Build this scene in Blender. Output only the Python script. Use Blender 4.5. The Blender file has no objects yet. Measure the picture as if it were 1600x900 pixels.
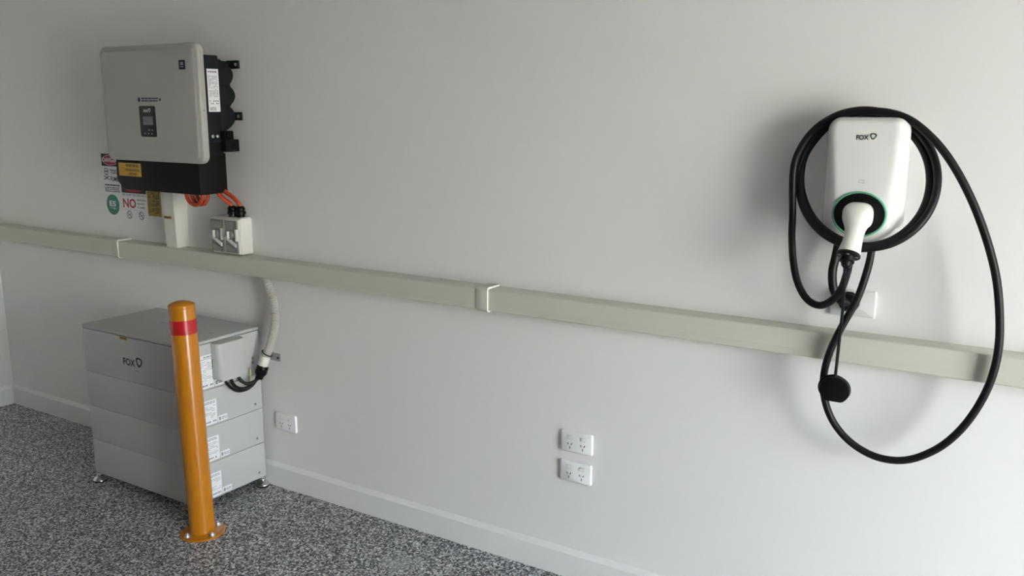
import bpy, bmesh, math, random
from mathutils import Vector, Matrix

random.seed(7)
sc = bpy.context.scene
COL = sc.collection

# ------------------------------------------------------------------ camera
cam_d = bpy.data.cameras.new('camera')
cam_d.sensor_width = 36.0
cam_d.lens = 36.0 * 1401.56 / 1600.0
cam_d.clip_start = 0.05
cam = bpy.data.objects.new('camera', cam_d)
COL.objects.link(cam)
_r = Vector((0.84507769, 0.53464152, 0.00146365))
_u = Vector((-0.10761488, 0.16741791, 0.97999504))
_f = Vector((-0.523701, 0.82832945, -0.19901653))
M = Matrix((_r, _u, -_f)).transposed().to_4x4()
M.translation = Vector((0.0, -2.5112, 1.5944))
cam.matrix_world = M
sc.camera = cam

# ------------------------------------------------------------------ sky, sun, exposure
world = bpy.data.worlds.new('sky')
sc.world = world
world.use_nodes = True
wn = world.node_tree.nodes
sky = wn.new('ShaderNodeTexSky')
sky.sky_type = 'NISHITA'
sky.sun_disc = False
sky.sun_elevation = math.radians(58)
sky.dust_density = 3.0
sky.ozone_density = 0.5
sky.sun_rotation = math.radians(150)
haze = wn.new('ShaderNodeVectorMath')
haze.operation = 'MULTIPLY'
haze.inputs[1].default_value = (1.0, 0.975, 0.90)     # thin warm haze over the whole sky
world.node_tree.links.new(sky.outputs[0], haze.inputs[0])
world.node_tree.links.new(haze.outputs[0], wn['Background'].inputs[0])
wn['Background'].inputs[1].default_value = 0.85

sun_d = bpy.data.lights.new('sun', 'SUN')
sun_d.energy = 5.0
sun_d.color = (1.0, 0.985, 0.90)
sun_d.angle = math.radians(0.6)
sun = bpy.data.objects.new('sun', sun_d)
COL.objects.link(sun)
sun.rotation_euler = Vector((-0.12, 0.5, -0.86)).to_track_quat('-Z', 'Y').to_euler()
sun.location = (6, -8, 9)

sc.view_settings.view_transform = 'Standard'
sc.view_settings.look = 'None'
sc.view_settings.gamma = 1.0
sc.view_settings.use_curve_mapping = False
sc.view_settings.exposure = 2.74
sc.cycles.use_denoising = True
sc.cycles.max_bounces = 8
sc.cycles.diffuse_bounces = 6
sc.cycles.sample_clamp_indirect = 8.0


# ------------------------------------------------------------------ materials
def mat(name, col, rough=0.5, metal=0.0, spec=0.5, var=0.0, vscale=8.0, bump=0.0, bscale=200.0, coat=0.0, emit=0.0):
    m = bpy.data.materials.new(name)
    m.use_nodes = True
    nt = m.node_tree
    b = nt.nodes['Principled BSDF']
    b.inputs['Base Color'].default_value = (*col, 1)
    b.inputs['Roughness'].default_value = rough
    b.inputs['Metallic'].default_value = metal
    b.inputs['Specular IOR Level'].default_value = spec
    b.inputs['Coat Weight'].default_value = coat
    b.inputs['Coat Roughness'].default_value = 0.08
    if emit:
        b.inputs['Emission Color'].default_value = (*col, 1)
        b.inputs['Emission Strength'].default_value = emit
    tc = nt.nodes.new('ShaderNodeTexCoord')
    if var:
        n = nt.nodes.new('ShaderNodeTexNoise')
        n.inputs['Scale'].default_value = vscale
        n.inputs['Detail'].default_value = 4
        nt.links.new(tc.outputs['Object'], n.inputs['Vector'])
        r = nt.nodes.new('ShaderNodeMapRange')
        r.inputs['To Min'].default_value = 1 - var
        r.inputs['To Max'].default_value = 1 + var
        nt.links.new(n.outputs['Fac'], r.inputs['Value'])
        mx = nt.nodes.new('ShaderNodeVectorMath')
        mx.operation = 'SCALE'
        mx.inputs[0].default_value = col
        nt.links.new(r.outputs['Result'], mx.inputs['Scale'])
        nt.links.new(mx.outputs['Vector'], b.inputs['Base Color'])
    if bump:
        n2 = nt.nodes.new('ShaderNodeTexNoise')
        n2.inputs['Scale'].default_value = bscale
        n2.inputs['Detail'].default_value = 3
        nt.links.new(tc.outputs['Object'], n2.inputs['Vector'])
        bp = nt.nodes.new('ShaderNodeBump')
        bp.inputs['Strength'].default_value = bump
        bp.inputs['Distance'].default_value = 0.001
        nt.links.new(n2.outputs['Fac'], bp.inputs['Height'])
        nt.links.new(bp.outputs['Normal'], b.inputs['Normal'])
    return m


def flake_floor():
    m = bpy.data.materials.new('epoxy_flake')
    m.use_nodes = True
    nt = m.node_tree
    L = nt.links
    b = nt.nodes['Principled BSDF']
    b.inputs['Roughness'].default_value = 0.42
    b.inputs['Specular IOR Level'].default_value = 0.4
    tc = nt.nodes.new('ShaderNodeTexCoord')
    v = nt.nodes.new('ShaderNodeTexVoronoi')
    v.inputs['Scale'].default_value = 175
    L.new(tc.outputs['Object'], v.inputs['Vector'])
    sep = nt.nodes.new('ShaderNodeSeparateColor')
    L.new(v.outputs['Color'], sep.inputs[0])
    ramp = nt.nodes.new('ShaderNodeValToRGB')
    ramp.color_ramp.interpolation = 'CONSTANT'
    e = ramp.color_ramp.elements
    e[0].position, e[0].color = 0.0, (0.028, 0.029, 0.032, 1)
    e[1].position, e[1].color = 0.28, (0.11, 0.112, 0.118, 1)
    for p, c in ((0.46, (0.24, 0.243, 0.25)), (0.64, (0.42, 0.42, 0.425)), (0.86, (0.68, 0.68, 0.67))):
        x = e.new(p)
        x.color = (*c, 1)
    L.new(sep.outputs[0], ramp.inputs['Fac'])
    # a scuffed pale patch beside the wall and faint wear
    n = nt.nodes.new('ShaderNodeTexNoise')
    n.inputs['Scale'].default_value = 2.2
    n.inputs['Detail'].default_value = 6
    L.new(tc.outputs['Object'], n.inputs['Vector'])
    mr = nt.nodes.new('ShaderNodeMapRange')
    mr.inputs['From Min'].default_value = 0.35
    mr.inputs['From Max'].default_value = 0.75
    mr.inputs['To Min'].default_value = 1.10
    mr.inputs['To Max'].default_value = 1.32
    L.new(n.outputs['Fac'], mr.inputs['Value'])
    sc_ = nt.nodes.new('ShaderNodeVectorMath')
    sc_.operation = 'SCALE'
    L.new(ramp.outputs['Color'], sc_.inputs[0])
    L.new(mr.outputs['Result'], sc_.inputs['Scale'])
    dist = nt.nodes.new('ShaderNodeVectorMath')
    dist.operation = 'DISTANCE'
    dist.inputs[1].default_value = (-1.905, -0.255, 0)
    L.new(tc.outputs['Object'], dist.inputs[0])
    mr2 = nt.nodes.new('ShaderNodeMapRange')
    mr2.inputs['From Min'].default_value = 0.01
    mr2.inputs['From Max'].default_value = 0.085
    mr2.inputs['To Min'].default_value = 0.45
    mr2.inputs['To Max'].default_value = 0.0
    L.new(dist.outputs['Value'], mr2.inputs['Value'])
    mix = nt.nodes.new('ShaderNodeMix')
    mix.data_type = 'RGBA'
    L.new(mr2.outputs['Result'], mix.inputs['Factor'])
    L.new(sc_.outputs['Vector'], mix.inputs[6])
    mix.inputs[7].default_value = (0.5, 0.5, 0.5, 1)
    L.new(mix.outputs[2], b.inputs['Base Color'])
    bp = nt.nodes.new('ShaderNodeBump')
    bp.inputs['Strength'].default_value = 0.25
    bp.inputs['Distance'].default_value = 0.0012
    L.new(sep.outputs[1], bp.inputs['Height'])
    L.new(bp.outputs['Normal'], b.inputs['Normal'])
    return m


MT = {
    'wall': mat('white_wall_paint', (0.80, 0.795, 0.78), 0.55, var=0.012, vscale=1.5, bump=0.06, bscale=160, spec=0.3),
    'ceil': mat('ceiling_paint', (0.44, 0.435, 0.41), 0.8),
    'dark_wall': mat('dark_unseen_wall', (0.22, 0.15, 0.11), 0.85, var=0.2, vscale=6),  # dark finish made up for the unseen wall to cut bounce light
    'skirt': mat('skirting_gloss_paint', (0.80, 0.80, 0.79), 0.35, var=0.01),
    'floor': flake_floor(),
    'drive': mat('concrete_driveway', (0.47, 0.48, 0.455), 0.9, var=0.08, vscale=2, bump=0.3),
    'trunk': mat('stone_beige_pvc', (0.595, 0.59, 0.505), 0.42, var=0.015, vscale=5),
    'trunk_edge_light': mat('painted_edge_light', (0.88, 0.87, 0.80), 0.35),  # paler colour paints the light caught by the joint cover edge
    'cream': mat('cream_pvc', (0.74, 0.73, 0.66), 0.4, var=0.01),
    'batt': mat('light_grey_powder_coat', (0.475, 0.475, 0.46), 0.45, var=0.01, bump=0.08, bscale=500),
    'inv': mat('warm_grey_powder_coat', (0.42, 0.413, 0.38), 0.42, var=0.008, bump=0.05, bscale=500),
    'slate': mat('slate_aluminium', (0.010, 0.0125, 0.0145), 0.55, var=0.06, spec=0.22),
    'char': mat('charcoal_plastic', (0.008, 0.008, 0.009), 0.6, spec=0.16, var=0.04),
    'black': mat('black_plastic', (0.005, 0.005, 0.0055), 0.4, spec=0.2),
    'rubber': mat('black_cable_rubber', (0.005, 0.0052, 0.006), 0.45, spec=0.28, bump=0.05, bscale=300),
    'gloss': mat('white_gloss_plastic', (0.79, 0.79, 0.77), 0.09, coat=0.3),
    'plug': mat('ivory_plug_plastic', (0.80, 0.80, 0.74), 0.3),
    'plate': mat('white_switch_plastic', (0.82, 0.82, 0.82), 0.3),
    'offwhite': mat('off_white_plate_plastic', (0.70, 0.70, 0.68), 0.35),
    'seam': mat('grey_seam_plastic', (0.55, 0.55, 0.55), 0.5),  # even grey for the switch frames and isolator flange
    'slot': mat('dark_slot', (0.05, 0.05, 0.05), 0.6, spec=0.2),
    'green': mat('green_status_ring', (0.13, 0.42, 0.26), 0.35),
    'ink': mat('black_print', (0.015, 0.015, 0.016), 0.6),
    'greyink': mat('grey_print', (0.22, 0.22, 0.23), 0.6),
    'midink': mat('mid_grey_print', (0.42, 0.42, 0.42), 0.6),
    'white': mat('white_label_vinyl', (0.80, 0.80, 0.82), 0.45),
    'red': mat('red_print', (0.42, 0.012, 0.045), 0.45),
    'signgreen': mat('green_print', (0.004, 0.19, 0.11), 0.4),
    'yellow': mat('yellow_label', (0.62, 0.38, 0.035), 0.45),
    'ochre': mat('ochre_label', (0.44, 0.27, 0.025), 0.45),
    'orangeink': mat('orange_print', (0.72, 0.22, 0.03), 0.45),
    'screen': mat('grey_lcd', (0.17, 0.18, 0.175), 0.25),
    'bollard': mat('safety_yellow_paint', (0.52, 0.185, 0.006), 0.24, var=0.03, vscale=12, coat=0.3, spec=0.4),
    'band': mat('red_reflective_tape', (0.50, 0.008, 0.012), 0.25, coat=0.3),
    'steel': mat('zinc_steel', (0.55, 0.55, 0.54), 0.35, metal=0.9),
    'chrome': mat('chrome_foot', (0.62, 0.61, 0.60), 0.14, metal=1.0),
    'galv': mat('galvanised_bracket', (0.42, 0.42, 0.42), 0.4, metal=0.5),
    'orange': mat('orange_cable_sheath', (0.50, 0.055, 0.014), 0.4),
    'conduit': mat('grey_corrugated_pvc', (0.47, 0.455, 0.425), 0.45),
    'iso': mat('isolator_grey_plastic', (0.70, 0.68, 0.63), 0.35),
    'isocov': mat('cover_painted_reflection', (0.20, 0.19, 0.175), 0.14, coat=0.5),  # clear lids, their dark reflection put into the grey colour
    'wirey': mat('yellow_wire', (0.7, 0.6, 0.15), 0.4),
}

# ------------------------------------------------------------------ mesh helpers
ORG = Vector((0, 0, 0))      # base of the thing being built


def link(name, me, m, parent):
    me.materials.append(MT[m])
    o = bpy.data.objects.new(name, me)
    COL.objects.link(o)
    if parent is not None:
        o.parent = parent
    return o


def mesh_obj(name, verts, faces, m, parent=None, smooth=False, world_coords=True):
    me = bpy.data.meshes.new(name)
    off = ORG if world_coords else Vector((0, 0, 0))
    me.from_pydata([Vector(v) - off for v in verts], [], faces)
    bm = bmesh.new()
    bm.from_mesh(me)
    bmesh.ops.recalc_face_normals(bm, faces=bm.faces)
    bm.to_mesh(me)
    bm.free()
    if smooth:
        me.polygons.foreach_set('use_smooth', [True] * len(me.polygons))
        try:
            me.set_sharp_from_angle(angle=math.radians(40))
        except Exception:
            pass
    return link(name, me, m, parent)


def thing(name, label, cat, base, group=None):
    global ORG
    ORG = Vector(base)
    o = bpy.data.objects.new(name, None)
    COL.objects.link(o)
    o.location = base
    o.empty_display_size = 0.05
    o['label'] = label
    o['category'] = cat
    if group:
        o['group'] = group
    return o


def tag(o, label, cat, group=None):
    o['label'] = label
    o['category'] = cat
    if group:
        o['group'] = group
    return o


def struct(o):
    o['kind'] = 'structure'
    return o


def reset():
    global ORG
    ORG = Vector((0, 0, 0))


def box(name, a, b, m, parent=None, bevel=0.0, seg=2):
    x0, y0, z0 = a
    x1, y1, z1 = b
    bm = bmesh.new()
    bmesh.ops.create_cube(bm, size=1)
    for v in bm.verts:
        v.co = Vector((x0 + (v.co.x + .5) * (x1 - x0), y0 + (v.co.y + .5) * (y1 - y0), z0 + (v.co.z + .5) * (z1 - z0))) - ORG
    if bevel:
        bmesh.ops.bevel(bm, geom=bm.edges[:], offset=bevel, segments=seg, profile=.5, affect='EDGES')
    me = bpy.data.meshes.new(name)
    bm.to_mesh(me)
    bm.free()
    if bevel:
        me.polygons.foreach_set('use_smooth', [True] * len(me.polygons))
        me.set_sharp_from_angle(angle=math.radians(35))
    return link(name, me, m, parent)


def prism(name, pts, axis, d0, d1, m, parent=None, bevel=0.0, seg=2):
    """extrude a 2-D outline: axis 'y' -> pts are (x,z); 'x' -> (y,z); 'z' -> (x,y)"""
    def p3(p, d):
        return {'y': (p[0], d, p[1]), 'x': (d, p[0], p[1]), 'z': (p[0], p[1], d)}[axis]
    n = len(pts)
    bm = bmesh.new()
    A = [bm.verts.new(Vector(p3(p, d0)) - ORG) for p in pts]
    B = [bm.verts.new(Vector(p3(p, d1)) - ORG) for p in pts]
    bm.faces.new(A)
    bm.faces.new(B[::-1])
    for i in range(n):
        bm.faces.new((A[i], B[i], B[(i + 1) % n], A[(i + 1) % n]))
    bmesh.ops.recalc_face_normals(bm, faces=bm.faces)
    if bevel:
        ed = [e for e in bm.edges if (e.verts[0] in A and e.verts[1] in A) or (e.verts[0] in B and e.verts[1] in B)]
        bmesh.ops.bevel(bm, geom=ed, offset=bevel, segments=seg, profile=.5, affect='EDGES')
    me = bpy.data.meshes.new(name)
    bm.to_mesh(me)
    bm.free()
    me.polygons.foreach_set('use_smooth', [True] * len(me.polygons))
    me.set_sharp_from_angle(angle=math.radians(35))
    return link(name, me, m, parent)


def rrect(cx, cz, hw, hh, rt, rb=None, n=6):
    """rounded rectangle outline, rt = top corner radius, rb = bottom corner radius"""
    rb = rt if rb is None else rb
    out = []
    for (sx, sz, r, a0) in ((1, 1, rt, 0), (-1, 1, rt, 90), (-1, -1, rb, 180), (1, -1, rb, 270)):
        ox, oz = cx + sx * (hw - r), cz + sz * (hh - r)
        for k in range(n + 1):
            a = math.radians(a0 + 90 * k / n)
            out.append((ox + r * math.cos(a), oz + r * math.sin(a)))
    return out


def shell(name, cx, z0, z1, hw, rt, rb, rings, m, parent, n=8, taper=None):
    """lofted panel facing -y: rings = (inset, y) from back to front, front is closed with a face"""
    cz, hh = (z0 + z1) / 2, (z1 - z0) / 2
    V, F = [], []
    cnt = 4 * (n + 1)
    for q, (ins, y) in enumerate(rings):
        for (x, z) in rrect(cx, cz, hw - ins, hh - ins, max(rt - ins, .004), max(rb - ins, .004), n):
            if taper:                                   # front face narrows towards the bottom
                x = cx + (x - cx) * (1 - taper[q] * (z1 - z) / (z1 - z0))
            V.append((x, y, z))
    for k in range(len(rings) - 1):
        for i in range(cnt):
            j = (i + 1) % cnt
            F.append((k * cnt + i, k * cnt + j, (k + 1) * cnt + j, (k + 1) * cnt + i))
    F.append(list(range(cnt)))
    F.append([(len(rings) - 1) * cnt + i for i in range(cnt)])
    return mesh_obj(name, V, F, m, parent, smooth=True)


def catmull(P, sub):
    P = [Vector(p) for p in P]
    Q = [2 * P[0] - P[1]] + P + [2 * P[-1] - P[-2]]
    out = []
    for i in range(1, len(Q) - 2):
        p0, p1, p2, p3 = Q[i - 1:i + 3]
        for k in range(sub):
            t = k / sub
            out.append(0.5 * ((2 * p1) + (p2 - p0) * t + (2 * p0 - 5 * p1 + 4 * p2 - p3) * t * t + (3 * p1 - p0 - 3 * p2 + p3) * t ** 3))
    out.append(P[-1])
    return out


def tube(name, P, r, m, parent=None, n=10, sub=5, rfun=None):
    C = catmull(P, sub) if sub > 1 else [Vector(p) for p in P]
    V, F = [], []
    T0 = (C[1] - C[0]).normalized()
    N = T0.orthogonal().normalized()
    dist = 0.0
    for i, c in enumerate(C):
        T = (C[min(i + 1, len(C) - 1)] - C[max(i - 1, 0)]).normalized()
        N = (N - T * N.dot(T)).normalized()
        B = T.cross(N)
        if i:
            dist += (c - C[i - 1]).length
        rr = rfun(dist) if rfun else r
        for k in range(n):
            a = 2 * math.pi * k / n
            V.append(c + (N * math.cos(a) + B * math.sin(a)) * rr)
    for i in range(len(C) - 1):
        for k in range(n):
            j = (k + 1) % n
            F.append((i * n + k, i * n + j, (i + 1) * n + j, (i + 1) * n + k))
    F.append(list(range(n))[::-1])
    F.append([(len(C) - 1) * n + k for k in range(n)])
    return mesh_obj(name, V, F, m, parent, smooth=True)


def lathe(name, prof, base, axis, m, parent=None, n=24, caps=True):
    """prof = [(radius, distance along axis)]"""
    ax = Vector(axis).normalized()
    u = ax.orthogonal().normalized()
    v = ax.cross(u)
    base = Vector(base)
    V, F = [], []
    for r, d in prof:
        for k in range(n):
            a = 2 * math.pi * k / n
            V.append(base + ax * d + (u * math.cos(a) + v * math.sin(a)) * max(r, 1e-5))
    for i in range(len(prof) - 1):
        for k in range(n):
            j = (k + 1) % n
            F.append((i * n + k, i * n + j, (i + 1) * n + j, (i + 1) * n + k))
    if caps:
        F.append(list(range(n)))
        F.append([(len(prof) - 1) * n + k for k in range(n)])
    return mesh_obj(name, V, F, m, parent, smooth=True)


# ------------------------------------------------------------------ flat print (lettering, marks)
def fmap(frame, o):
    ox, oy, oz = o
    if frame == 'F':
        return lambda u, v, w: (ox + u, oy - w, oz + v)
    if frame == 'S':
        return lambda u, v, w: (ox + w, oy + u, oz + v)
    return lambda u, v, w: (ox + u, oy + v, oz + w)


_txt = {}


def text2d(s):
    if s not in _txt:
        cu = bpy.data.curves.new('t', 'FONT')
        cu.body = s
        cu.resolution_u = 3
        cu.offset = 0.028
        ob = bpy.data.objects.new('t', cu)
        COL.objects.link(ob)
        bpy.context.view_layer.update()
        me = bpy.data.meshes.new_from_object(ob)
        V = [(v.co.x, v.co.y) for v in me.vertices]
        F = [list(p.vertices) for p in me.polygons]
        bpy.data.objects.remove(ob)
        bpy.data.curves.remove(cu)
        bpy.data.meshes.remove(me)
        x0, x1 = min(v[0] for v in V), max(v[0] for v in V)
        y0, y1 = min(v[1] for v in V), max(v[1] for v in V)
        _txt[s] = ([((x - x0) / (x1 - x0), (y - y0) / (y1 - y0)) for x, y in V], F)
    return _txt[s]


class Ink:
    """collects flat shapes in the (u,v) plane"""
    def __init__(s):
        s.V, s.F = [], []

    def poly(s, pts):
        b = len(s.V)
        s.V += list(pts)
        s.F.append(list(range(b, b + len(pts))))
        return s

    def rect(s, u0, v0, u1, v1):
        return s.poly([(u0, v0), (u1, v0), (u1, v1), (u0, v1)])

    def ell(s, cu, cv, ru, rv, n=28):
        return s.poly([(cu + ru * math.cos(2 * math.pi * k / n), cv + rv * math.sin(2 * math.pi * k / n)) for k in range(n)])

    def ring(s, outer, inner):
        b = len(s.V)
        n = len(outer)
        s.V += list(outer) + list(inner)
        for k in range(n):
            j = (k + 1) % n
            s.F.append([b + k, b + j, b + n + j, b + n + k])
        return s

    def ering(s, cu, cv, r, t, n=28, rv=None):
        rv = rv or r
        A = [(math.cos(2 * math.pi * k / n), math.sin(2 * math.pi * k / n)) for k in range(n)]
        return s.ring([(cu + r * a, cv + rv * b) for a, b in A], [(cu + (r - t) * a, cv + (rv - t) * b) for a, b in A])

    def text(s, t, u0, v0, w, h):
        V, F = text2d(t)
        b = len(s.V)
        s.V += [(u0 + x * w, v0 + y * h) for x, y in V]
        s.F += [[b + i for i in f] for f in F]
        return s

    def line(s, a, b, t):
        d = Vector((b[0] - a[0], b[1] - a[1])).normalized() * (t / 2)
        return s.poly([(a[0] - d.y, a[1] + d.x), (b[0] - d.y, b[1] + d.x), (b[0] + d.y, b[1] - d.x), (a[0] + d.y, a[1] - d.x)])

    def dashes(s, u0, v0, u1, v1, rows, fill=.55, lo=.006, hi=.02, keep=1.0):
        """rows of unreadably small print"""
        st = (v1 - v0) / rows
        for r in range(rows):
            v = v1 - (r + 1) * st + st * (1 - fill) / 2
            u = u0
            while u < u1 - .002:
                w = min(random.uniform(lo, hi), u1 - u)
                if random.random() < keep:
                    s.rect(u, v, u + w, v + st * fill)
                u += w + .0025
        return s

    def logo(s, u0, v0, h):
        """FOX followed by a drop-shaped ring, h = letter height"""
        s.text('FOX', u0, v0, h * 2.55, h)
        cu, cv, r = u0 + h * 3.42, v0 + h * .82, h * .66
        A = [2 * math.pi * k / 30 for k in range(30)]

        def sh(q):
            return [(cu + q * (1 + .11 * math.cos(3 * a - 1.2)) * math.cos(a), cv + q * (1 + .11 * math.cos(3 * a - 1.2)) * math.sin(a)) for a in A]
        return s.ring(sh(r), sh(r * .62))

    def build(s, name, frame, o, m, parent, w=0.0):
        f = fmap(frame, o)
        me = bpy.data.meshes.new(name)
        me.from_pydata([Vector(f(u, v, w)) - ORG for u, v in s.V], [], s.F)
        return link(name, me, m, parent)


def label_plate(name, frame, o, u0, v0, u1, v1, m, parent, t=0.0008):
    """a thin vinyl label with real thickness"""
    f = fmap(frame, o)
    a, b = Vector(f(u0, v0, 0)), Vector(f(u1, v1, t))
    lo = [min(a[i], b[i]) for i in range(3)]
    hi = [max(a[i], b[i]) for i in range(3)]
    return box(name, lo, hi, m, parent)


# ================================================================== the room
XL, XR, YF, ZC = -4.805, 3.15, -6.2, 2.6
DY0, DY1, DZ = -1.15, -2.85, 2.25                       # garage door opening in the right wall
struct(box('floor', (XL - .1, YF - .1, -.12), (XR, .1, 0), 'floor'))
struct(box('wall_back', (XL - .12, 0, 0), (XR + .12, .12, ZC), 'wall'))
struct(box('wall_left', (XL - .12, YF, 0), (XL, 0, ZC), 'wall'))
struct(box('wall_front', (XL - .12, YF - .12, 0), (XR + .12, YF, ZC), 'dark_wall'))  # out of view, set far back and darkened to lower the fill
struct(box('ceiling', (XL - .12, YF - .12, ZC), (XR + .12, .12, ZC + .1), 'ceil'))
wr = struct(prism('wall_right', [(0, 0), (DY0, 0), (DY0, DZ), (DY1, DZ), (DY1, 0), (YF, 0), (YF, ZC), (0, ZC)], 'x', XR, XR + .12, 'wall'))
struct(box('driveway', (XR, -24, -.14), (XR + 40, 18, -.02), 'drive'))

SK = [(0, 0), (-.013, 0), (-.013, .088), (-.010, .0915), (0, .105)]
struct(prism('baseboard_back', SK, 'x', XL, XR, 'skirt'))
struct(prism('baseboard_left', [(XL - y, z) for y, z in SK], 'y', YF, -.013, 'skirt'))

# ================================================================== cable trunking along the wall
t = thing('cable_trunking', 'long beige plastic cable trunking running across the whole wall', 'trunking', (-1.66, 0, .919))


def trunk_profile(g):
    z0, z1, d, r = .919 - g, .993 + g, .071 + g, (.0045 if g == 0 else .012)
    p = [(-.0004, z0), (-.0004, z1)]
    for k in range(5):
        a = math.radians(90 * k / 4)
        p.append((-(d - r) - r * math.sin(a), z1 - r + r * math.cos(a)))
    for k in range(5):
        a = math.radians(90 * k / 4)
        p.append((-(d - r) - r * math.cos(a), z0 + r - r * math.sin(a)))
    return p


for (x0, x1) in ((XL, -3.672), (-3.672, -1.662), (-1.662, XR)):
    L_ = prism('trunking_length', trunk_profile(0), 'x', x0 + .001, x1 - .001, 'trunk', t)
    # moulded guide lines on the lid
    for zz in (.938, .974):
        box('lid_groove', (x0 + .001, -.0716, zz - .0008), (x1 - .001, -.0708, zz + .0008), 'trunk', L_)
for (x0, x1) in ((-3.690, -3.652), (-1.683, -1.640)):
    j = prism('joint_cover', trunk_profile(.0045), 'x', x0, x1, 'trunk', t, bevel=.001)
    prism('cover_edge_light', trunk_profile(.0058), 'x', x1 - .0002, x1 + .0026, 'trunk_edge_light', j)  # lit edge of the cover, painted as a pale strip

# short vertical riser up to the inverter
t = thing('trunking_riser', 'short cream vertical trunking joining the inverter to the horizontal trunking', 'trunking', (-3.29, 0, .993))
V = []
for (z, d, xa, xb) in ((.993, .056, -3.325, -3.254), (1.250, .072, -3.318, -3.238)):
    V += [(xa, 0, z), (xb, 0, z), (xb, -d, z), (xa, -d, z)]
rz = mesh_obj('riser_body', V, [(0, 1, 2, 3), (7, 6, 5, 4), (0, 4, 5, 1), (1, 5, 6, 2), (2, 6, 7, 3), (3, 7, 4, 0)], 'cream', t)
mesh_obj('lid_edge', [(-3.262, -.0572, .995), (-3.2555, -.0572, .995), (-3.2400, -.0735, 1.248), (-3.2465, -.0735, 1.248), (-3.262, -.054, .995), (-3.2555, -.054, .995), (-3.2400, -.070, 1.248), (-3.2465, -.070, 1.248)],
         [(0, 1, 2, 3), (4, 7, 6, 5), (0, 4, 5, 1), (1, 5, 6, 2), (2, 6, 7, 3), (3, 7, 4, 0)], 'cream', rz)
lb = box('caution_tag', (-3.314, -.0672, 1.118), (-3.268, -.063, 1.130), 'ochre', t)
Ink().dashes(-.021, .001, .021, .011, 1, .6, .004, .010).build('lettering', 'F', (-3.291, -.0673, 1.118), 'ink', lb, .0003)

# ================================================================== inverter
t = thing('solar_inverter', 'grey wall-mounted solar inverter with charcoal body and small display', 'inverter', (-3.16, 0, 1.245))
fc = shell('front_cover', -3.175, 1.371, 1.828, .305, .034, .034,
           [(.006, -.166), (.001, -.168), (0, -.171), (0, -.191), (.0015, -.1945), (.005, -.197), (.016, -.1985), (.018, -.2005), (.021, -.2025), (.026, -.2035), (.10, -.2045)], 'inv', t)
lathe('cover_screw', [(.0025, 0), (.0025, .0012)], (-2.870, -.182, 1.575), (1, 0, 0), 'greyink', fc, 10)
box('body', (-3.43, -.165, 1.452), (-2.890, -.082, 1.785), 'slate', t, .006)
box('lower_bracket', (-3.43, -.162, 1.398), (-2.894, -.078, 1.455), 'char', t, .003)
prof = [(-.09, 1.495), (-.09, 1.772), (-.072, 1.771), (-.064, 1.766), (-.036, 1.764), (-.030, 1.758)]
for zt, zb, pk, dp_ in ((1.752, 1.672, -.009, .024), (1.672, 1.594, -.004, .028), (1.594, 1.506, -.007, .034)):
    for k in range(9):
        a = math.pi * (k + .5) / 9
        prof.append((pk - dp_ * (1 - math.sin(a) ** .8), zt + (zb - zt) * (k + .5) / 9))
prof += [(-.050, 1.500), (-.060, 1.495)]
fh = prism('fan_housing', prof, 'x', -3.42, -2.893, 'slate', t, .004)
for zc in (1.672, 1.594):
    box('housing_groove', (-2.8945, -.084, zc - .004), (-2.8915, -.036, zc + .004), 'black', fh)
for z0 in (1.737, 1.536):
    tb = box('mounting_tab', (-2.93, -.012, z0), (-2.862, -.001, z0 + .032), 'slate', t, .0015)
    lathe('tab_screw', [(.007, 0), (.007, .002), (.004, .0035)], (-2.874, -.012, z0 + .016), (0, -1, 0), 'steel', tb, 12)
for yy in (-.131, -.109):
    lathe('side_screw', [(.007, 0), (.0068, .003), (.003, .005)], (-2.890, yy, 1.4755), (1, 0, 0), 'steel', t, 14)
lathe('bracket_screw', [(.0055, 0), (.005, .003)], (-2.894, -.090, 1.441), (1, 0, 0), 'black', t, 12)
sl = label_plate('rating_label', 'S', (-2.8899, 0, 0), -.142, 1.570, -.087, 1.733, 'white', t)
ink = Ink().dashes(-.137, 1.717, -.093, 1.727, 1, .6, .006, .014)
ink.dashes(-.137, 1.625, -.093, 1.708, 15, .35, .004, .016, .8).dashes(-.137, 1.597, -.093, 1.616, 2, .5, .003, .008, .7).dashes(-.137, 1.574, -.107, 1.589, 4, .6, .006, .02)
ink.build('lettering', 'S', (-2.8899, 0, 0), 'greyink', sl, .0013)
# communication plug on the side
cp = box('data_port', (-2.905, -.092, 1.414), (-2.862, -.026, 1.462), 'black', t, .003)
for k in range(5):
    box('port_rib', (-2.862, -.062 + k * .007, 1.425), (-2.8595, -.059 + k * .007, 1.452), 'char', cp)
for k in range(4):
    box('vent_fin', (-2.900, -.094 + k * .0125, 1.460), (-2.864, -.090 + k * .0125, 1.496), 'char', t)
# display panel with logo, screen and buttons
dp = prism('display_panel', rrect(-3.182, 1.531, .0505, .061, .008), 'y', -.2035, -.2062, 'black', t, .0008)
prism('display_rim', rrect(-3.182, 1.531, .0545, .065, .010), 'y', -.2030, -.2050, 'inv', t, .0008)
box('screen', (-3.212, -.2068, 1.517), (-3.150, -.2058, 1.551), 'screen', dp)
Ink().logo(-3.203, 1.567, .0105).build('lettering', 'F', (0, -.2062, 0), 'white', dp, .0006)
for (bx, bz) in ((-3.178, 1.497), (-3.158, 1.4975), (-3.204, 1.483), (-3.183, 1.483), (-3.162, 1.483)):
    lathe('button', [(.0036, 0), (.003, .001)], (bx, -.2062, bz), (0, -1, 0), 'greyink', dp, 10)
# printed line above the display
pr = Ink().dashes(-3.214, 1.607, -3.110, 1.626, 2, .55, .008, .020)
pr.ell(-3.229, 1.6165, .008, .0095, 14)
pr.ell(-3.098, 1.6165, .0055, .006, 12)
pr.build('notice_lettering', 'F', (0, -.2045, 0), 'ink', t, .0006)
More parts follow.
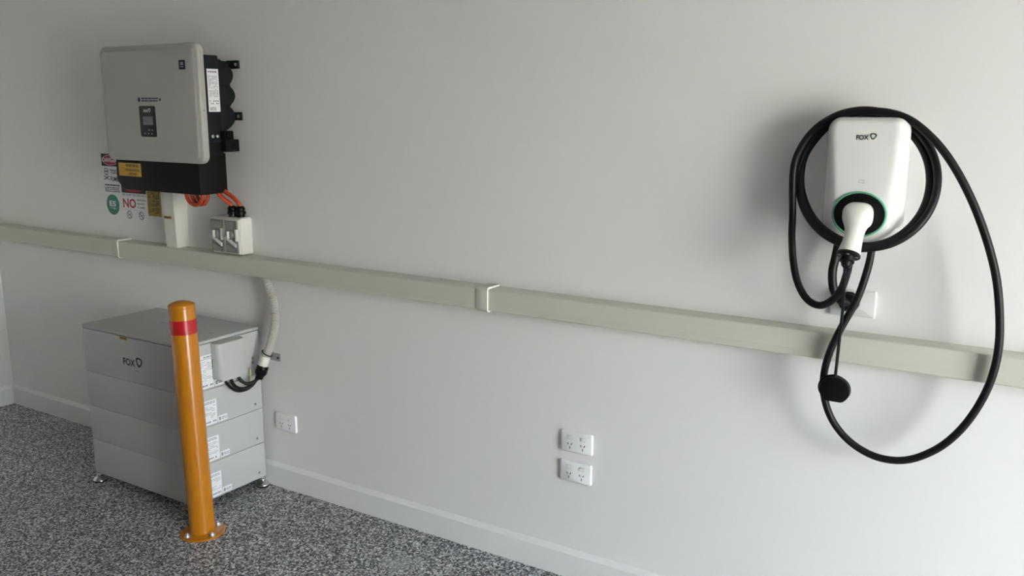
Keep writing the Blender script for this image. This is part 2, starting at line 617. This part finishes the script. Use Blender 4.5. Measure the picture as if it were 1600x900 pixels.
# small black badge, upper right
bd = label_plate('badge_label', 'F', (0, -.2045, 0), -2.969, 1.729, -2.933, 1.764, 'black', t)
Ink().rect(-2.962, 1.737, -2.941, 1.741).rect(-2.960, 1.745, -2.942, 1.757).build('badge_print', 'F', (0, -.2045, 0), 'greyink', bd, .0013)
# wiring box below
wb = prism('wiring_box', [(-3.462, 1.405), (-3.465, 1.290), (-3.460, 1.278), (-3.424, 1.250), (-3.412, 1.246), (-2.941, 1.246), (-2.935, 1.252), (-2.935, 1.405)], 'y', -.036, -.173, 'char', t, .003)
wl = label_plate('warning_label', 'F', (0, -.1730, 0), -3.446, 1.303, -3.297, 1.358, 'yellow', t)
k_ = Ink().text('WARNING', -3.397, 1.341, .084, .013).text('HAZARDOUS D.C.', -3.402, 1.3245, .100, .010).text('VOLTAGE', -3.380, 1.3075, .055, .011)
k_.build('lettering', 'F', (0, -.1730, 0), 'ink', wl, .0014)
tri = lambda c, r: [(c[0] + r * math.cos(math.radians(a)), c[1] + r * math.sin(math.radians(a))) for a in (90, 210, 330)]
Ink().ring(tri((-3.424, 1.327), .020), tri((-3.424, 1.327), .0145)).line((-3.424, 1.333), (-3.424, 1.324), .0026).build('hazard_triangle', 'F', (0, -.1730, 0), 'orangeink', wl, .0014)

# ================================================================== signs stuck on the wall
def sign(name, label, u0, v0, u1, v1, m):
    global ORG
    ORG = Vector(((u0 + u1) / 2, 0, v0))
    o = label_plate(name, 'F', (0, 0, 0), u0, v0, u1, v1, m, None, .0012)
    o.location = ORG
    return tag(o, label, 'sign')


s = sign('danger_sign', 'white danger toxic fumes sign with skull, half behind the inverter', -3.826, 1.199, -3.695, 1.377, 'white')
Ink().rect(-3.826, 1.321, -3.695, 1.377).build('header', 'F', (0, 0, 0), 'ink', s, .0016)
Ink().ell(-3.7605, 1.349, .061, .024, 32).build('oval', 'F', (0, 0, 0), 'red', s, .0021)
Ink().text('DANGER', -3.815, 1.339, .109, .021).ering(-3.7605, 1.349, .0595, .0018, 32, .0228).build('header_lettering', 'F', (0, 0, 0), 'white', s, .0026)
k_ = Ink().text('TOXIC', -3.768, 1.286, .066, .021).text('FUMES', -3.768, 1.253, .066, .021)
k_.dashes(-3.815, 1.230, -3.706, 1.239, 1, .7, .010, .022).dashes(-3.816, 1.202, -3.705, 1.227, 3, .5, .006, .02)
k_.build('lettering', 'F', (0, 0, 0), 'ink', s, .0016)
k_ = Ink().ering(-3.796, 1.296, .016, .0028, 20).ell(-3.802, 1.297, .0045, .005, 10).ell(-3.790, 1.297, .0045, .005, 10).rect(-3.803, 1.277, -3.801, 1.286).rect(-3.797, 1.277, -3.795, 1.286).rect(-3.791, 1.277, -3.789, 1.286)
k_.line((-3.815, 1.276), (-3.777, 1.258), .004).line((-3.815, 1.258), (-3.777, 1.276), .004).build('skull_mark', 'F', (0, 0, 0), 'ink', s, .0016)

ORG = Vector((-3.767, 0, 1.098))
s = prism('energy_storage_sign', [(-3.767 + .047 * math.cos(a * math.pi / 18), 1.145 + .047 * math.sin(a * math.pi / 18)) for a in range(36)], 'y', 0, -.0012, 'signgreen')
s.location = ORG
tag(s, 'round green sign reading ES on the wall', 'sign')
Ink().text('ES', -3.791, 1.137, .048, .026).rect(-3.792, 1.1285, -3.768, 1.130).text('BESS', -3.766, 1.125, .021, .007).build('lettering', 'F', (0, 0, 0), 'white', s, .0018)

s = sign('no_smoking_sign', 'white sign with big red NO and two prohibition symbols', -3.692, 1.082, -3.517, 1.272, 'white')
Ink().rect(-3.692, 1.205, -3.517, 1.272).build('header', 'F', (0, 0, 0), 'ink', s, .0016)
Ink().ell(-3.6045, 1.239, .078, .029, 32).build('oval', 'F', (0, 0, 0), 'red', s, .0021)
Ink().text('DANGER', -3.673, 1.227, .137, .024).build('header_lettering', 'F', (0, 0, 0), 'white', s, .0026)
Ink().text('RISK OF BATTERY EXPLOSION', -3.690, 1.1925, .171, .009).text('SMOKING', -3.585, 1.172, .064, .009).text('SPARKS', -3.585, 1.155, .055, .009).text('FLAMES', -3.585, 1.138, .055, .009).rect(-3.690, 1.188, -3.519, 1.1886).rect(-3.690, 1.1285, -3.519, 1.1293).build('lettering', 'F', (0, 0, 0), 'greyink', s, .0016)
Ink().text('NO', -3.689, 1.137, .094, .043).build('red_lettering', 'F', (0, 0, 0), 'red', s, .0016)
for cx in (-3.648, -3.562):
    k_ = Ink().ering(cx, 1.106, .0185, .0036, 24).line((cx - .012, 1.118), (cx + .012, 1.094), .0036).line((cx - .009, 1.102), (cx + .010, 1.110), .003)
    k_.build('prohibition_mark', 'F', (0, 0, 0), 'ink', s, .0016)

s = sign('caution_sign', 'ochre yellow caution sign with small print beside the riser', -3.512, 1.110, -3.419, 1.262, 'ochre')
k_ = Ink()
for zc in (1.121, 1.154, 1.187, 1.220):
    k_.ring(tri((-3.497, zc + .010), .0115), tri((-3.497, zc + .010), .0075))
    k_.dashes(-3.482, zc, -3.428, zc + .026, 4, .5, .006, .02, .9)
    k_.rect(-3.509, zc - .0045, -3.422, zc - .0037)
k_.build('lettering', 'F', (0, 0, 0), 'ink', s, .0016)

# ================================================================== weatherproof isolator on the trunking
t = thing('isolator_switch', 'grey twin rotary isolator switch box standing on the trunking under orange cables', 'switch', (-2.93, 0, .998))
X0, X1, Z0, Z1, YB = -3.013, -2.845, .998, 1.146, -.060
box('housing', (X0, YB, Z0), (X1, 0, Z1), 'iso', t, .004)
prism('bezel', rrect((X0 + X1) / 2, (Z0 + Z1) / 2, (X1 - X0) / 2 - .003, (Z1 - Z0) / 2 - .003, .006), 'y', YB + .001, YB - .009, 'iso', t, .003)
for i, xc in enumerate((-2.973, -2.888)):
    cv = box('cover', (xc - .036, YB - .013, Z0 + .008), (xc + .034, YB - .008, Z1 - .008), 'isocov', t, .002)
    # raised facets, knob and diagonal rib of each cover
    prism('upper_facet', [(xc - .030, 1.134), (xc + .024, 1.134), (xc + .016, 1.104), (xc - .018, 1.100)], 'y', YB - .012, YB - .018, 'isocov', cv, .002)
    prism('diagonal_rib', [(xc - .034, 1.078), (xc + .030, 1.044), (xc + .030, 1.030), (xc - .034, 1.064)], 'y', YB - .012, YB - .021, 'iso', cv, .003)
    prism('lower_facet', [(xc - .030, 1.010), (xc + .020, 1.010), (xc + .026, 1.024), (xc - .030, 1.044)], 'y', YB - .012, YB - .017, 'isocov', cv, .002)
    lathe('knob', [(.019, 0), (.018, .010), (.014, .014), (.006, .015)], (xc, YB - .012, 1.080), (0, -1, 0), 'isocov', cv, 20)
    box('knob_grip', (xc - .004, YB - .036, 1.066), (xc + .004, YB - .025, 1.096), 'iso', cv, .0015)
    box('edge_notch', (xc + .026, YB - .019, 1.056), (xc + .036, YB - .008, 1.104), 'iso', cv, .001)
    for (sx, sz) in ((-.029, 1.128), (-.029, 1.016), (.020, 1.128), (.020, 1.016)):
        lathe('cover_screw', [(.004, 0), (.0035, .002)], (xc + sx, YB - .0125, sz), (0, -1, 0), 'slot', cv, 10)
prism('top_flange', [(X0 + .012, YB + .004), (X1 - .002, YB + .004), (X1 - .002, -.004), (X0 + .012, -.004)], 'z', Z1 - .001, Z1 + .003, 'seam', t)
for gx, gy in ((-2.915, -.036), (-2.877, -.028)):
    lathe('cable_gland', [(.0175, 0), (.0175, .012), (.021, .013), (.021, .024), (.017, .027), (.019, .029), (.019, .038), (.014, .044), (.010, .046)], (gx, gy, Z1 + .002), (0, 0, 1), 'black', t, 10)

# orange cables
reset()


def cable(name, P, r, m, label, cat, group=None, n=10, sub=6):
    global ORG
    ORG = Vector(P[0])
    o = tube(name, P, r, m, None, n, sub)
    o.location = ORG
    return tag(o, label, cat, group)


cable('orange_cable', [(-2.958, -.070, 1.262), (-2.953, -.070, 1.245), (-2.937, -.058, 1.222), (-2.920, -.042, 1.203), (-2.915, -.036, 1.180)], .0085, 'orange',
      'left orange cable dropping from the wiring box into the isolator gland', 'cable', 'orange cables below the inverter')
cable('orange_cable', [(-2.946, -.048, 1.262), (-2.934, -.048, 1.248), (-2.905, -.042, 1.232), (-2.882, -.032, 1.206), (-2.877, -.028, 1.180)], .0085, 'orange',
      'right orange cable curving from the wiring box into the isolator gland', 'cable', 'orange cables below the inverter')
LP = []
for k in range(31):
    a = math.radians(90 + k * 30)
    LP.append((-3.031 + .042 * math.cos(a) + .0004 * k, -.138 + .0018 * k, 1.238 + .040 * math.sin(a)))
cable('orange_cable_coil', LP, .0078, 'orange',
      'small coil of orange cable hanging below the wiring box beside the riser', 'cable', 'orange cables below the inverter', 10, 3)

# ================================================================== battery
BX0, BX1, BY0, BY1 = -3.470, -2.812, -.396, -.022
t = thing('battery_tower', 'grey floor-standing battery tower of four stacked modules behind the bollard', 'battery', ((BX0 + BX1) / 2, (BY0 + BY1) / 2, 0))


def rr_xy(g):
    return rrect((BX0 + BX1) / 2, (BY0 + BY1) / 2, (BX1 - BX0) / 2 - g, (BY1 - BY0) / 2 - g, .012 - g, None, 4)


lv = (.043, .196, .347, .4985, .684)
mods = []
for i in range(4):
    g = 0 if i < 3 else 0
    mo = prism('battery_module', rr_xy(g), 'z', lv[i] + .0008, lv[i + 1] - .0008, 'batt', t, .0015, 2)
    mods.append(mo)
prism('module_core', rr_xy(.006), 'z', .05, .68, 'slot', t)
prism('top_lid', rr_xy(-.0015), 'z', .6848, .699, 'batt', t, .006, 3)
# module labels and screws on the right side
for i, z0 in enumerate(lv[:4]):
    if i < 3:
        zz = z0 + .008
        la = label_plate('module_label', 'S', (BX1, 0, 0), -.342, zz, -.262, zz + .100, 'white', mods[i])
        lc = label_plate('code_label', 'S', (BX1, 0, 0), -.258, zz, -.213, zz + .024, 'white', mods[i])
        ik = Ink().dashes(-.325, zz + .084, -.270, zz + .095, 2, .5, .006, .018).dashes(-.335, zz + .026, -.268, zz + .078, 8, .25, .008, .024, .6).dashes(-.335, zz + .004, -.268, zz + .018, 1, .5, .003, .009, .7)
        ik.rect(-.254, zz + .005, -.246, zz + .019).dashes(-.242, zz + .005, -.217, zz + .018, 2, .5, .008, .02)
        ik.build('lettering', 'S', (BX1, 0, 0), 'greyink', mods[i], .0013)
        lathe('module_screw', [(.005, 0), (.0045, .003), (.002, .004)], (BX1, -.066, z0 + .027), (1, 0, 0), 'greyink', mods[i], 12)
    else:
        la = label_plate('module_label', 'S', (BX1, 0, 0), -.345, .506, -.268, .640, 'white', mods[i])
        lc = label_plate('code_label', 'S', (BX1, 0, 0), -.264, .506, -.215, .530, 'white', mods[i])
        ik = Ink().dashes(-.31, .628, -.272, .636, 1, .6, .008, .02).rect(-.342, .6235, -.272, .6255).dashes(-.338, .536, -.272, .618, 12, .22, .008, .024, .6).dashes(-.335, .510, -.272, .525, 1, .5, .003, .009, .7)
        ik.rect(-.260, .511, -.250, .525).dashes(-.246, .511, -.219, .525, 2, .55, .008, .02)
        ik.build('lettering', 'S', (BX1, 0, 0), 'greyink', mods[i], .0013)
        for zz in (.573, .555):
            lathe('status_light', [(.0065, 0), (.0065, .002), (.0035, .002), (.0035, .001)], (BX1, -.066, zz), (1, 0, 0), 'greyink', mods[i], 14)
# logo on the front and marks
Ink().logo(-3.196, .567, .030).build('lettering', 'F', (0, BY0, 0), 'ink', mods[3], .0008)
Ink().dashes(-3.118, .549, -3.100, .556, 1, .6, .003, .006).build('small_lettering', 'F', (0, BY0, 0), 'greyink', mods[3], .0008)
ct = label_plate('caution_tag', 'F', (0, BY0 - .0015, 0), -3.205, .672, -3.158, .684, 'ochre', t)
Ink().dashes(-3.202, .675, -3.162, .681, 1, .8, .004, .009).build('tag_lettering', 'F', (0, BY0 - .0015, 0), 'ink', ct, .0013)
for (ua, ub, va) in ((-3.215, -3.185, -.205), (-3.175, -3.10, -.207), (-3.07, -2.99, -.212), (-2.98, -2.955, -.214), (-2.89, -2.872, -.216)):
    Ink().dashes(ua, va, ub, va + .016, 2, .45, .006, .016).build('top_lettering', 'T', (0, 0, .699), 'greyink', t, .0006)
# terminal cover on the right side
prism('terminal_cover', [(BX1, -.272), (BX1 + .026, -.272), (BX1 + .036, -.268), (BX1 + .042, -.261), (BX1 + .044, -.251), (BX1 + .044, -.152), (BX1 + .041, -.138), (BX1 + .033, -.130), (BX1, -.128)], 'z', .536, .688 - .006, 'batt', t, .003)
box('cover_slot', (BX1 + .004, -.2735, .585), (BX1 + .006, -.2705, .620), 'slot', t)
box('cable_entry', (BX1 + .003, -.255, .524), (BX1 + .034, -.145, .538), 'batt', t, .002)
# adjustable feet
for (fx, fy) in ((BX0 + .013, BY0 + .013), (BX1 - .013, BY1 - .016), (BX0 + .03, BY1 - .03), (BX1 - .03, BY0 + .03)):
    ft = lathe('foot', [(.028, 0), (.0295, .003), (.029, .008), (.022, .016), (.012, .022), (.010, .026), (.0085, .030), (.0085, .046)], (fx, fy, 0), (0, 0, 1), 'chrome', t, 24)
    lathe('foot_pad', [(.030, 0), (.0305, .004)], (fx, fy, 0), (0, 0, 1), 'black', ft, 24)
    lathe('lock_nut', [(.014, 0), (.014, .007)], (fx, fy, .030), (0, 0, 1), 'steel', ft, 6)
# wall bracket
br = box('wall_bracket', (-2.83, -.0025, .556), (-2.718, -.0005, .590), 'galv', t, .0006)
lathe('bracket_bolt', [(.006, 0), (.0055, .004)], (-2.730, -.0025, .571), (0, -1, 0), 'slot', br, 10)

# flexible conduit from the trunking to the battery
t = thing('flexible_conduit', 'grey corrugated flexible conduit bending down from the trunking to the battery', 'conduit', (-2.741, -.036, .92))
CP = [(-2.752, -.036, .930), (-2.744, -.036, .905), (-2.722, -.036, .866), (-2.703, -.036, .820), (-2.695, -.038, .770), (-2.698, -.043, .715), (-2.709, -.050, .665), (-2.725, -.058, .617), (-2.741, -.077, .563)]
tube('conduit_hose', CP, .0172, 'conduit', t, 16, 28, rfun=lambda d: .0172 + .0012 * math.sin(d * 2 * math.pi / .0062))
ax = (Vector((-2.748, -.088, .525)) - Vector((-2.733, -.068, .595))).normalized()
lathe('conduit_collar', [(.019, 0), (.0205, .002), (.0205, .038), (.019, .040)], (-2.733, -.067, .592), ax, 'cream', t, 20)
gl = lathe('conduit_gland', [(.022, 0), (.024, .003), (.024, .014), (.021, .016), (.0245, .018), (.0245, .030), (.022, .036), (.017, .044), (.015, .056)], (-2.7405, -.0765, .5535), ax, 'black', t, 10)
tp = Vector((-2.7285, -.062, .605))
n1 = ax.orthogonal().normalized()
n2 = ax.cross(n1)
tilt = Vector((0.55, -0.1, 0))
tie = [tp + (n1 * math.cos(a) + n2 * math.sin(a)) * .0195 - Vector((0, 0, .35)) * ((n1 * math.cos(a) + n2 * math.sin(a)).x * .0195) for a in [2 * math.pi * k / 24 for k in range(25)]]
tube('cable_tie', tie, .0024, 'black', t, 6, 1)

G = 'black cables between conduit and battery'
cable('battery_cable', [(-2.752, -.084, .513), (-2.757, -.102, .497), (-2.768, -.122, .474), (-2.784, -.156, .470), (-2.793, -.186, .493), (-2.795, -.203, .540)], .0068, 'rubber', 'middle of three black cables hooking up into the battery terminal cover', 'cable', G)
cable('battery_cable', [(-2.741, -.094, .518), (-2.752, -.104, .499), (-2.766, -.133, .488), (-2.778, -.154, .500), (-2.788, -.167, .525), (-2.790, -.174, .545)], .0068, 'rubber', 'shortest black cable, nearest the wall, entering the battery terminal cover', 'cable', G)
cable('battery_cable', [(-2.757, -.098, .508), (-2.765, -.106, .486), (-2.777, -.130, .463), (-2.792, -.168, .462), (-2.799, -.203, .490), (-2.800, -.235, .540)], .0052, 'rubber', 'thinner outermost black cable, farthest from the wall, entering the terminal cover', 'cable', G)
cable('earth_wire', [(-2.803, -.098, .540), (-2.796, -.096, .530), (-2.785, -.104, .505), (-2.781, -.118, .483)], .0022, 'wirey', 'thin pale yellow wire beside the black conduit gland', 'wire')

# ================================================================== bollard
t = thing('bollard', 'yellow steel bollard with a red band in front of the battery', 'bollard', (-2.684, -.466, 0))
bx, by = -2.684, -.466
R = .0466
lathe('post', [(R, .006), (R, .872), (R - .0006, .876)], (bx, by, 0), (0, 0, 1), 'bollard', t, 48)
lathe('cap', [(R - .0006, .8755), (R + .0003, .877), (R + .0002, .8865), (R - .0016, .8890), (R - .010, .8935), (R - .022, .8980), (R - .034, .9005), (.002, .9015)], (bx, by, 0), (0, 0, 1), 'bollard', t, 48)
lathe('reflective_band', [(R + .0002, .781), (R + .0009, .7815), (R + .0009, .8330), (R + .0002, .8335)], (bx, by, 0), (0, 0, 1), 'band', t, 48)
bp = lathe('base_plate', [(.083, 0), (.084, .001), (.084, .006), (.083, .007), (R + .006, .007), (R + .001, .011), (R - .004, .012)], (bx, by, 0), (0, 0, 1), 'bollard', t, 40)
for a in (-98, -8, 82, 172):
    px, py = bx + .0640 * math.cos(math.radians(a)), by + .0640 * math.sin(math.radians(a))
    bo = lathe('anchor_bolt', [(.0135, 0), (.0135, .002), (.0095, .0022), (.0095, .0085), (.0085, .0100), (.0050, .0112)], (px, py, .007), (0, 0, 1), 'steel', t, 8)
    lathe('bolt_stud', [(.0042, 0), (.0042, .0025)], (px, py, .0180), (0, 0, 1), 'steel', bo, 8)
t.rotation_euler = (math.radians(0.1), math.radians(-1.75), 0)

# ================================================================== power points
def make_outlet(x, z, label):
    t = thing('power_outlet', label, 'outlet', (x, 0, z), 'white double power points on the wall')
    shell('face_plate', x, z - .0365, z + .0365, .058, .006, .006, [(0, 0), (0, -.0075), (.0008, -.009), (.0025, -.010)], 'plate', t, 5)
    for u in (-.024, .024):
        sw = box('rocker_switch', (x + u - .0085, -.0125, z + .010), (x + u + .0085, -.0095, z + .0215), 'plate', t, .001)
        box('switch_frame', (x + u - .0098, -.0104, z + .0087), (x + u + .0098, -.0099, z + .0228), 'seam', t)
        k = Ink()
        k.line((u - .0085, -.0035), (u - .0045, -.0105), .0028).line((u + .0085, -.0035), (u + .0045, -.0105), .0028).line((u, -.0155), (u, -.0245), .0028)
        f = k.build('pin_slots', 'F', (x, -.0101, z), 'slot', t, .0003)
    return t


def copy_tree(o, parent=None):
    c = o.copy()
    COL.objects.link(c)
    c.parent = parent
    for ch in list(o.children):
        copy_tree(ch, c)
    return c


o1 = make_outlet(-2.6993, .2968, 'white double power point on the wall right beside the battery')
for (x, z, lab) in ((-1.3275, .4945, 'upper of the two white double power points below the middle of the trunking'),
                    (-1.3299, .3892, 'lower of the two white double power points below the middle of the trunking')):
    c = copy_tree(o1)
    c.location = (x, 0, z)
    c['label'] = lab

# blank plate with the cable gland under the charger
t = thing('cable_outlet_plate', 'white blank wall plate behind the black charger cables', 'wall plate', (-.4884, 0, 1.0712))
shell('face_plate', -.4884, 1.0347, 1.1077, .058, .003, .003, [(0, 0), (0, -.009), (.0006, -.0105), (.0015, -.011)], 'offwhite', t, 4)
lathe('cable_gland', [(.028, 0), (.028, .010), (.024, .012), (.0255, .022), (.022, .028), (.014, .032)], (-.497, -.010, 1.075), (0, -1, 0.1), 'black', t, 12)

# ================================================================== EV charger
t = thing('ev_charger', 'white wall-mounted electric car charger with a green ring', 'charger', (-.467, 0, 1.236))
shell('housing', -.467, 1.238, 1.568, .0995, .034, .060,
      [(.022, -.002), (.020, -.045), (.008, -.070), (.002, -.080), (0, -.087), (.0015, -.094), (.004, -.100), (.007, -.107), (.010, -.1135), (.014, -.1175), (.020, -.1197), (.030, -.1207)], 'gloss', t, 12,
      (0, 0, 0, 0, 0, .02, .07, .16, .25, .31, .35, .37))
RC = Vector((-.469, -.1205, 1.3255))
sr = lathe('status_ring', [(.0610, -.010), (.0672, -.022), (.0676, -.004), (.0668, .0030), (.0645, .0042), (.0622, .0030), (.0610, -.010)], RC, (0, -1, 0), 'green', t, 56, caps=False)
sw = lathe('socket_well', [(.0614, -.018), (.0614, .0016), (.0600, .0022), (.047, .0012), (.043, .0035), (.030, .0040)], RC, (0, -1, 0), 'black', t, 40)
for o_ in (sr, sw):                                      # the ring is an oval, wider than tall
    for v in o_.data.vertices:
        v.co.z = (RC.z - ORG.z) + (v.co.z - (RC.z - ORG.z)) * .87
Ink().logo(-.4895, 1.5125, .0118).build('logo_lettering', 'F', (0, -.1207, 0), 'ink', t, .0009)
k_ = Ink()
k_.ring(rrect(-.469, 1.4085, .0064, .0040, .003), rrect(-.469, 1.4085, .0052, .0028, .0022)).rect(-.4635, 1.4040, -.4605, 1.4056)
k_.build('indicator_mark', 'F', (0, -.1207, 0), 'midink', t, .0009)
tube('supply_cable', [(-.527, -.042, 1.262), (-.532, -.052, 1.205), (-.536, -.062, 1.161), (-.530, -.064, 1.118), (-.515, -.055, 1.088), (-.497, -.034, 1.076)], .0115, 'rubber', t, 12, 6)

# ================================================================== charging cable with plug
t = thing('charging_cable', 'thick black charging cable with white plug, coiled around the charger and looping low', 'cable', (-.47, -.19, 1.2))
CABLE = [(-0.4685, -0.2300, 1.2115), (-0.468, -0.200, 1.207), (-0.474, -0.192, 1.176), (-0.487, -0.178, 1.137), (-0.512, -0.160, 1.103), (-0.545, -0.145, 1.084), (-0.581, -0.130, 1.094), (-0.610, -0.118, 1.131), (-0.629, -0.105, 1.184), (-0.640, -0.095, 1.248), (-0.645, -0.085, 1.310), (-0.651, -0.080, 1.429), (-0.634, -0.079, 1.490), (-0.598, -0.077, 1.540), (-0.546, -0.076, 1.573), (-0.487, -0.074, 1.585), (-0.427, -0.073, 1.576), (-0.373, -0.072, 1.548), (-0.331, -0.070, 1.504), (-0.306, -0.069, 1.450), (-0.299, -0.081, 1.392), (-0.310, -0.106, 1.337), (-0.340, -0.126, 1.291), (-0.386, -0.138, 1.258), (-0.443, -0.142, 1.243), (-0.487, -0.137, 1.245), (-0.557, -0.120, 1.272), (-0.613, -0.090, 1.325), (-0.644, -0.055, 1.396), (-0.641, -0.055, 1.447), (-0.617, -0.055, 1.506), (-0.575, -0.056, 1.550), (-0.520, -0.056, 1.574), (-0.461, -0.057, 1.575), (-0.405, -0.057, 1.554), (-0.359, -0.058, 1.514), (-0.329, -0.058, 1.461), (-0.318, -0.065, 1.401), (-0.324, -0.094, 1.345), (-0.350, -0.118, 1.297), (-0.392, -0.134, 1.263), (-0.447, -0.140, 1.248), (-0.502, -0.131, 1.257), (-0.558, -0.115, 1.283), (-0.604, -0.090, 1.327), (-0.634, -0.060, 1.384), (-0.636, -0.050, 1.447), (-0.616, -0.050, 1.496), (-0.568, -0.060, 1.550), (-0.509, -0.068, 1.577), (-0.447, -0.075, 1.582), (-0.384, -0.085, 1.567), (-0.329, -0.095, 1.529), (-0.276, -0.100, 1.471), (-0.224, -0.100, 1.386), (-0.181, -0.098, 1.291), (-0.150, -0.096, 1.197), (-0.133, -0.094, 1.104), (-0.127, -0.092, 1.016), (-0.136, -0.090, 0.933), (-0.161, -0.088, 0.853), (-0.198, -0.086, 0.782), (-0.246, -0.085, 0.726), (-0.311, -0.085, 0.685), (-0.382, -0.085, 0.678), (-0.449, -0.085, 0.704), (-0.498, -0.085, 0.751), (-0.526, -0.086, 0.812), (-0.533, -0.088, 0.878), (-0.521, -0.090, 0.950), (-0.495, -0.090, 1.023), (-0.465, -0.085, 1.095), (-0.449, -0.075, 1.163), (-0.443, -0.060, 1.221), (-0.450, -0.045, 1.269)]
tube('cable', CABLE, .0098, 'rubber', t, 14, 6)

# the plug: head lofted into a drooping grip
RG = [((-.4700, -.112, 1.3205), (0, -1, 0), .026, .026, 2.2), ((-.4695, -.122, 1.3215), (0, -1, 0), .028, .028, 2.2), ((-.4680, -.127, 1.323), (0, -1, 0), .034, .031, 2.6), ((-.4670, -.137, 1.3245), (0, -1, 0), .0368, .0335, 2.8), ((-.4660, -.150, 1.3235), (0, -1, -.2), .0372, .0335, 2.8),
      ((-.4650, -.163, 1.318), (0, -.8, -.5), .0350, .0315, 2.6), ((-.4640, -.174, 1.307), (0, -.7, -.8), .0300, .027, 2.4), ((-.4630, -.182, 1.294), (0, -.6, -.85), .0245, .022, 2.2), ((-.4630, -.191, 1.279), (0, -.55, -.85), .0226, .0205, 2.1), ((-.4640, -.200, 1.263), (-.03, -.5, -.85), .0236, .022, 2.1), ((-.4658, -.210, 1.246), (-.05, -.5, -.85), .0262, .0255, 2.0), ((-.4668, -.214, 1.2385), (-.05, -.5, -.85), .0272, .0268, 2.0), ((-.4670, -.215, 1.2370), (-.05, -.5, -.85), .0255, .0252, 2.0)]
V, F, n = [], [], 28
for c, T, hw, hh, ex in RG:
    T = Vector(T).normalized()
    xx = (Vector((1, 0, 0)) - T * T.x).normalized()
    nn = xx.cross(T)
    for k in range(n):
        a = 2 * math.pi * k / n
        ca, sa = math.cos(a), math.sin(a)
        V.append(Vector(c) + xx * (hw * math.copysign(abs(ca) ** (2 / ex), ca)) + nn * (hh * math.copysign(abs(sa) ** (2 / ex), sa)))
for i in range(len(RG) - 1):
    for k in range(n):
        j = (k + 1) % n
        F.append((i * n + k, i * n + j, (i + 1) * n + j, (i + 1) * n + k))
F.append(list(range(n)))
F.append([(len(RG) - 1) * n + k for k in range(n)])
mesh_obj('plug_handle', V, F, 'plug', t, True)
BA = Vector((-.05, -.5, -.85)).normalized()
B0 = Vector((-.4670, -.2148, 1.2375))
bo = lathe('strain_relief', [(.0278, 0), (.0288, .002), (.0288, .007), (.0262, .0085), (.0165, .009), (.0155, .018), (.0178, .0185), (.0178, .0225), (.0135, .0235), (.0120, .030), (.0100, .034)], B0, BA, 'black', t, 28)
b1 = BA.orthogonal().normalized()
b2 = BA.cross(b1)
for k in range(5):
    a = 2 * math.pi * k / 5 + .4
    lathe('boot_screw', [(.0036, 0), (.0036, .002)], B0 + BA * .0082 + (b1 * math.cos(a) + b2 * math.sin(a)) * .0215, BA, 'greyink', bo, 8)
# protective cap hanging on its strap
cpts = []
for k in range(40):
    a = 2 * math.pi * k / 40
    u, v = .0395 * math.cos(a), .0365 * math.sin(a)
    cpts.append((-.497 + u, .853 + max(v, -.0315)))
cap = prism('plug_cap', cpts, 'y', -.098, -.122, 'black', t, .003)
prism('cap_rim', [(-.502 + (x + .497) * 1.03, .854 + (z - .853) * 1.03) for x, z in cpts], 'y', -.099, -.108, 'rubber', cap, .002)
tube('cap_strap', [(-.474, -.212, 1.205), (-.476, -.196, 1.150), (-.484, -.152, 1.079), (-.491, -.128, 1.013), (-.495, -.117, .949), (-.498, -.113,   .885)], .0041, 'rubber', cap, 8, 6)
